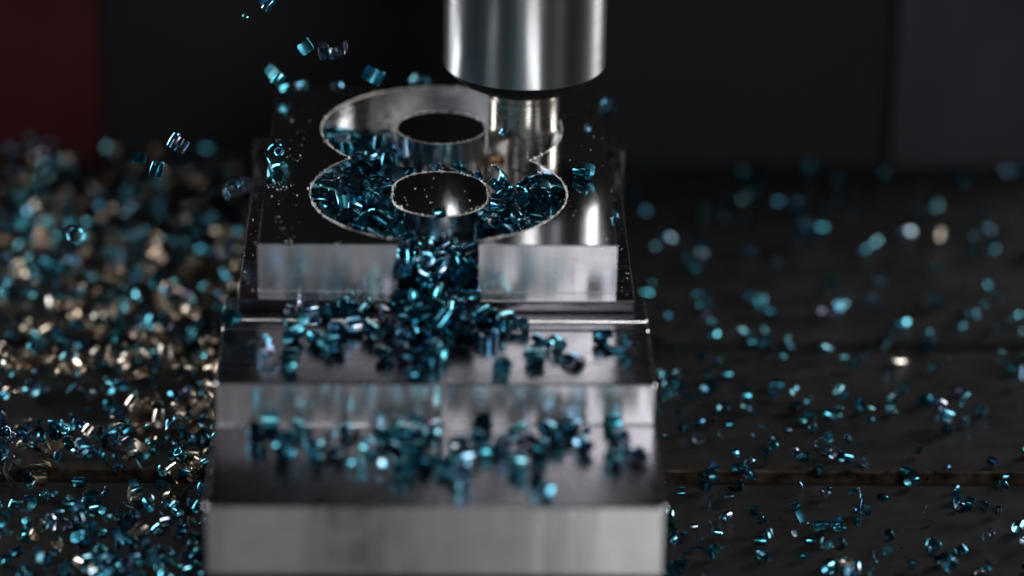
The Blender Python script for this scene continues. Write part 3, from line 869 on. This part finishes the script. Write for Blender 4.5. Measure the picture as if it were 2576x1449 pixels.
def kept(r, rng):
    zone, x, y, z = r[0], r[2] / 1000, r[3] / 1000, r[4] / 1000
    u = rng.random()
    if math.hypot(x - TX, y - TY) < 1.12: return False
    if y > 3.45 and x > .45: return False
    if y > 4.1 and x > -.55: return False
    if zone in (0, 1) and z > -.20: return False
    if y < 1.4 and y > .55 and abs(x) < .9 and z > -.50: return False
    if y <= .55 and y > .0 and abs(x) < .82 and z > -.24: return False
    if zone == 4: return u < .66
    if y < 0 and z > -.95 and (x < -.58 or x > .62): return False
    if y > -.62 and y < 0 and x > .8 and u < .7: return False
    if y < -.62 and zone >= 2:
        if zone == 2: return u < (.15 if x > .9 or y < -1.5 else .5)
        return u < .5
    if zone == 3 and y <= -.1: return u < .5
    return True


krng = random.Random(5)
rows = [r for r in rows if kept(r, krng)]
HEAP = []          # what is past the limit goes into one joined heap: (shape, matrix)
N_SINGLE = 236
rnd = random.Random(21)
for i, r in enumerate(rows):
    zone, k = r[0], r[1]
    p = Vector((r[2] / 1000, r[3] / 1000, r[4] / 1000))
    q = Quaternion([a / 100 for a in r[5:9]]).normalized()
    if i < N_SINGLE:
        lb, gr = where(zone, *p)
        put_chip(k, p, q, lb, gr, False, 1.12 if zone < 3 else .98)
    else:
        HEAP.append((k, Matrix.LocRotScale(p, q, None)))


# ------------------------------------------------------------------ chips placed one by one
def at(px, py, z):
    d = fw + rt * ((px - 1288) / 8575.3) - up * ((py - 724.5) / 8575.3)
    return CAM + d * ((z - CAM.z) / d.z)


def at_depth(px, py, D):
    return CAM + (fw + rt * ((px - 1288) / 8575.3) - up * ((py - 724.5) / 8575.3)) * D


def axis_rot(axis, spin):
    """chip axis along a direction, spun about it"""
    return Vector(axis).normalized().to_track_quat('Z', 'Y') @ Quaternion((0, 0, 1), spin)


SPECIAL = [
    # shape, position, axis, spin, scale, label
    (1, at(692, 388, .20), (.15, -1, .35), 2.4, 1.15, 'open ring of teal ribbon standing on the left rear edge of the block'),
    (6, at(705, 425, .10), (.55, -.6, .25), 1.0, .8, 'small blue roll lying just in front of the standing ring on the left edge'),
    (7, at(1468, 430, .14), (.75, -.8, .15), 1.1, .95, 'lone blue curl mirrored in the polished top right of the pocket'),
    (4, at(1106, 537, .06), (1, .25, .12), .4, .62, 'flattened dark blue chip lying on the oval island near its front rim'),
    (10, at(1545, 543, .05), (.2, -.5, 1), .2, .55, 'small dark blue chip on the right edge of the polished top'),
    (1, Vector((-.10, .02, -.34)), (.2, -1, .45), 4.2, 1.55, 'large dark loop leaning in front of the oval island in the slot'),
    (7, Vector((-.62, .30, -.12)), (-.3, -1, .5), 1.0, 1.05, 'dark rolled loop with a pale tail at the left mouth of the slot'),
    (4, Vector((-.55, -.13, -.42)), (.25, -.1, 1), .2, .95, 'bright teal half tube upright at the left corner of the slot'),
    (0, Vector((.47, -.16, -.95)), (1, .1, .1), 2.2, 1.0, 'pale teal chip against the lower left corner of the bright face'),
    (9, at(1250, 805, -1.05), (.3, .2, 1), 1.2, 1.0, 'bright blue curved flake standing below the bright right face'),
    (4, at(1527, 272, -.28), (.6, -.2, .8), .3, .95, 'teal half tube on the right rear corner of the block'),
    (5, at(1478, 318, .03), (.2, .1, 1), 2.3, .3, 'tiny blue fleck on the polished top right of the cutter'),
    (3, at_depth(692, 192, 61.0), (.7, .3, .8), 1.3, .95, 'white glinting chip above the left rear corner of the block'),
    (6, at_depth(712, 216, 62.5), (.9, .2, .2), .3, .75, 'small teal chip under the white glinting one at the left rear corner'),
    (2, at_depth(757, 208, 63.2), (1, .3, .2), .3, .7, 'flat teal chip on the rear edge beside the left corner'),
    (10, at_depth(850, 212, 63.2), (.3, 1, .3), 2.0, .6, 'faint dark chip on the rear edge left of the back pocket'),
    (9, at_depth(940, 190, 60.5), (.5, .4, .9), 5.4, 1.0, 'violet blue flake flying above the rear edge left of the holder'),
    (0, at_depth(1048, 200, 64.5), (.5, -.3, .8), .5, .8, 'blurred teal chip behind the rear edge left of the holder'),
    (8, at_depth(1068, 205, 64.0), (.1, -1, .3), .5, .5, 'smallest round teal chip behind the rear edge beside the holder'),
    (3, at_depth(668, 4, 58.5), (.6, .2, .6), 2.9, .95, 'flying chip cut by the top edge of the picture'),
    (10, at_depth(617, 42, 59.5), (.7, .2, .6), 2.0, .35, 'tiny flying speck of blue chip near the top'),
    (9, at_depth(772, 116, 58.8), (-.5, .3, .7), 2.6, .85, 'dark flying ribbon left of the hanging half loop'),
    (3, at_depth(833, 126, 58.8), (-.15, -.2, 1), 1.5, 1.15, 'flying half loop of dark blue ribbon high over the block'),
    (5, at_depth(454, 360, 58.6), (.5, .25, .8), 3.6, 1.0, 'flying mushroom shaped blue chip left of the block'),
    (2, at_depth(396, 426, 58.8), (.32, .1, 1), 2.0, .95, 'flying blue chip with three bright stripes over the bronze heap'),
    (1, at_depth(585, 472, 58.6), (.35, -.75, .55), 1.9, 1.0, 'flying curled ribbon with a pale sail over the heap beside the block'),
    (5, at_depth(346, 400, 60.5), (.2, .1, 1), .6, .8, 'faint dark chip flying in front of the far end of the heap'),
    (11, at_depth(190, 590, 57.0), (.3, -1, .3), 1.6, 1.15, 'dark chip silhouette flying low over the bronze heap at far left'),
    (10, at_depth(1265, 332, 60.1), (.55, .1, 1), 1.0, .55, 'pale pink glinting sliver flying in front of the cutter flute'),
]
for (k, p, ax, spin, sc, lb) in SPECIAL:
    put_chip(k, p, axis_rot(ax, spin), lb, None, False, sc * 1.05)

# ------------------------------------------------------------------ chips on the table
NX, NY, CELL = 260, 220, .1
HM = np.zeros((NX, NY))
X0, Y0 = -13.0, -4.5


def drop(x, y, flat, rng):
    """lay a chip on the table or on what lies there already"""
    k, h, *q = rest[rng.randrange(len(rest))]
    yaw = Quaternion((0, 0, 1), rng.uniform(0, 6.283))
    q = yaw @ Quaternion([a / 100 for a in q]).normalized()
    i, j = int((x - X0) / CELL), int((y - Y0) / CELL)
    r = 2
    sl = HM[max(i - r, 0):i + r + 1, max(j - r, 0):j + r + 1]
    base = float(np.percentile(sl, 70)) if sl.size else 0
    if base > .06 or not flat:
        t = Quaternion([rng.gauss(0, 1) for _ in range(4)]).normalized()
        q = q.slerp(t, rng.uniform(.2, .8))
        hh = h / 1000 + .03
    else:
        hh = h / 1000
    if sl.size: np.maximum(sl, min(base + .12, .85), out=sl)
    if rng.random() < .28: k = rng.choice((12, 12, 13, 13, 14, 15))
    return k, Vector((x, y, TZ + base * .85 + hh)), q


frng = random.Random(77)
table_blue, table_bronze = [], []
# right side: scattered, each where it can be picked out
SEEN_RIGHT = [(2140, 547), (2206, 613), (2447, 597), (2445, 635), (2497, 627), (2165, 675), (1885, 637), (1880, 683), (2290, 490), (2100, 487), (1590, 492), (1597, 555), (1620, 410), (1740, 608),
              (1825, 505), (1895, 562), (1995, 540), (2013, 607), (2080, 785), (2120, 768), (2218, 776), (2360, 767), (2330, 798), (2228, 850), (2330, 840), (2333, 880), (1755, 785), (1625, 735),
              (1642, 725), (2440, 897), (2390, 915), (2095, 915), (1830, 937), (1783, 945), (1710, 972), (1672, 975), (2035, 1012), (2165, 1030), (2265, 990), (2325, 1010), (1950, 1105), (2385, 1080),
              (2075, 1140), (2110, 1145), (2130, 1130), (2445, 1100), (1790, 1195), (1775, 1225), (2400, 1225), (2410, 1250), (2530, 1200), (2470, 1265), (2510, 1285), (2000, 1290), (2065, 1330),
              (1935, 1320), (2040, 1360), (2110, 1345), (2100, 1358), (2265, 1385), (2370, 1410), (2415, 1400), (1700, 1290), (1745, 1330), (1790, 1395), (1815, 1395), (2020, 1398), (1690, 1440),
              (2400, 430), (2460, 445), (2480, 540), (2550, 930), (2550, 800), (1660, 860), (1690, 880), (1720, 1420), (2160, 1285), (1860, 1180), (2560, 1330), (2480, 1430)]
for (px, py) in SEEN_RIGHT:
    p = at(px, py, TZ + .1)
    table_blue.append(('r', *drop(p.x, p.y, True, frng)))
n = 0
while n < 330:
    px, py = frng.uniform(1600, 2800), 415 + 1060 * frng.random() ** .9
    if frng.random() > .8 + .2 * (py > 1250): continue
    p = at(px, py, TZ + .1)
    if p.x < 3.7: continue
    table_blue.append(('r', *drop(p.x, p.y, True, frng))); n += 1
for (px, py) in [(2342, 605), (2362, 607), (2265, 907), (2440, 712), (2130, 1437)]:
    p = at(px, py, TZ + .1)
    table_bronze.append(('r', *drop(p.x, p.y, True, frng)))


# left side: a deep heap, thinning towards the near left corner
def left_density(px, py):
    if px < -40: return .5 if py < 1200 else .2
    edge = max(0, min(1, (px + 40) / 560))
    if py < 1000: d = 1.0
    elif py < 1260: d = .42 + .55 * edge ** 1.5
    else: d = .26 + .2 * edge
    if 80 < px < 270 and 1020 < py < 1100: d *= .12
    if 200 < px < 430 and 1180 < py < 1290: d *= .35
    return d


nb = nz = near_count = 0
while nb < 1250 or nz < 298:
    px, py = frng.uniform(-330, 700), frng.uniform(402, 1600)
    if frng.random() > left_density(px, py): continue
    p = at(px, py, TZ + .1)
    if p.x > -3.65 or p.x < -12.8: continue
    pz = .66 if py < 900 else (.72 if py < 1260 else .16)
    if px > 330 and py > 900: pz += .15
    if nb > 470 and frng.random() < pz + .25 * (py < 1150):
        if nz >= 298 or px < -30 or py > 1460: continue
        table_bronze.append(('l', *drop(p.x, p.y, True, frng))); nz += 1
    else:
        if nb >= 1250: continue
        if nz > 240 and px > -30 and py < 1010 and frng.random() < .6: continue
        if py > 1200:
            near_count += 1
            if near_count > 330: continue
        table_blue.append(('l', *drop(p.x, p.y, True, frng))); nb += 1


def table_label(side, x, y, kind):
    if side == 'r':
        w = 'near the bottom right' if y < 1.4 else ('between the two near table slots' if y < 7.0 else 'far back')
        return f'{kind} chip loose on the dark table at right, {w}', f'{kind} chips on the table at right, {w}'
    e = [-.8, 1.2, 3.4, 6.0, 8.6, 11.2, 13.8]
    n = ['by the lowest step', 'by the middle step', 'by the front face', 'by the front pocket', 'by the back pocket', 'by the rear edge', 'beyond the block', 'under the red panel']
    w = n[sum(y > q for q in e)]
    lo, hi = -3.7, -7.2 - .12 * y
    u = (x - lo) / (hi - lo)
    c = 'hugging the block' if u < .25 else ('a little away' if u < .5 else ('well away' if u < .75 else 'at the picture edge'))
    return f'{kind} chip in the left heap {w}, {c}', f'{kind} chips in the left heap {w}, {c}'


LEFT_OVER = 300 - N_SINGLE - len(SPECIAL)
order = sorted(range(len(table_blue)), key=lambda i: (table_blue[i][2].y + 2.6 if table_blue[i][2].y > -2.3 else 99))
single = set(order[:LEFT_OVER])
for i, (side, k, p, q) in enumerate(table_blue):
    if i in single:
        lb, gr = table_label(side, p.x, p.y, 'blue curled')
        put_chip(k, p, q, lb, gr, False, frng.uniform(.68, .92))
    else:
        HEAP.append((k, Matrix.LocRotScale(p, q, Vector((1, 1, 1)) * frng.uniform(.44, .80))))
for (side, k, p, q) in table_bronze:
    lb, gr = table_label(side, p.x, p.y, 'bronze tinted')
    put_chip(k, p, q, lb, gr, True, frng.uniform(.74, 1.0))


def joined_heap(name, items, mats):
    vs, fs, mis, tint = [], [], [], []
    cache = {}
    b = 0
    for (k, mw) in items:
        if k not in cache: cache[k] = chip_arrays(k, 0, 18)
        v, f, mi = cache[k]
        a = np.array(mw)
        vs.append(v @ a[:3, :3].T + a[:3, 3])
        fs += [tuple(b + i for i in q) for q in f]
        mis += mi
        tint += [rnd.random()] * len(v)
        b += len(v)
    me = bpy.data.meshes.new(name)
    me.from_pydata([tuple(q) for q in np.concatenate(vs)], [], fs)
    for mm in mats: me.materials.append(mm)
    me.polygons.foreach_set('material_index', mis)
    at_ = me.attributes.new('tint', 'FLOAT', 'POINT')
    at_.data.foreach_set('value', tint)
    me.shade_smooth()
    me.set_sharp_from_angle(angle=R(50))
    o = link(name, me)
    o['kind'] = 'stuff'
    o['label'] = 'mass of small blue curled chips strewn over table and block'
    return o


joined_heap('blue_chip_heap', HEAP, [M['blue_s'], M['blue_satin_s']])


# ------------------------------------------------------------------ dust and crumbs on the polished top
def dust():
    rng = random.Random(4)
    v, f = [], []

    def crumb(x, y, z, r):
        b = len(v)
        for d in ((1, 0, 0), (-1, 0, 0), (0, 1, 0), (0, -1, 0), (0, 0, 1), (0, 0, -.4)):
            s = r * rng.uniform(.4, 1.5)
            v.append((x + d[0] * s, y + d[1] * s, z + d[2] * s * .7 + r * .3))
        for q in ((0, 2, 4), (2, 1, 4), (1, 3, 4), (3, 0, 4), (2, 0, 5), (1, 2, 5), (3, 1, 5), (0, 3, 5)):
            f.append(tuple(b + i for i in q))
    for _ in range(120):
        side = rng.random()
        if side < .62: x, y = rng.uniform(-2.9, -2.25), rng.uniform(.05, 6.5)
        elif side < .95: x, y = rng.uniform(2.2, 2.98), rng.uniform(.05, 7.0)
        else: x, y = .06 + rng.uniform(-.6, .6), 2.2 + rng.uniform(-.7, .6)
        crumb(x, y, 0, rng.choice((.006, .007, .009, .012, .018)))
    for (px, py) in [(690, 470), (700, 465), (705, 460), (715, 468), (720, 473), (735, 466), (678, 468), (697, 478), (712, 575), (727, 610), (648, 620), (700, 545), (850, 612), (1090, 450), (1180, 505), (1185, 525), (1200, 520)]:
        p = at(px, min(py, 612), 0)
        for _ in range(3): crumb(p.x + rng.gauss(0, .03), p.y + rng.gauss(0, .03), 0, rng.uniform(.006, .02))
    for _ in range(80):                       # right and left shoulders
        s = 1 if rng.random() < .7 else -1
        crumb(s * rng.uniform(3.04, 3.28), rng.uniform(.1, 7), BZ, rng.choice((.006, .008, .012, .018)))
    o = mesh_obj('metal_dust', v, f, M['burr'], None, 60)
    tag(o, 'tiny crumbs of metal dust sprinkled over the polished block', kind='stuff')


dust()
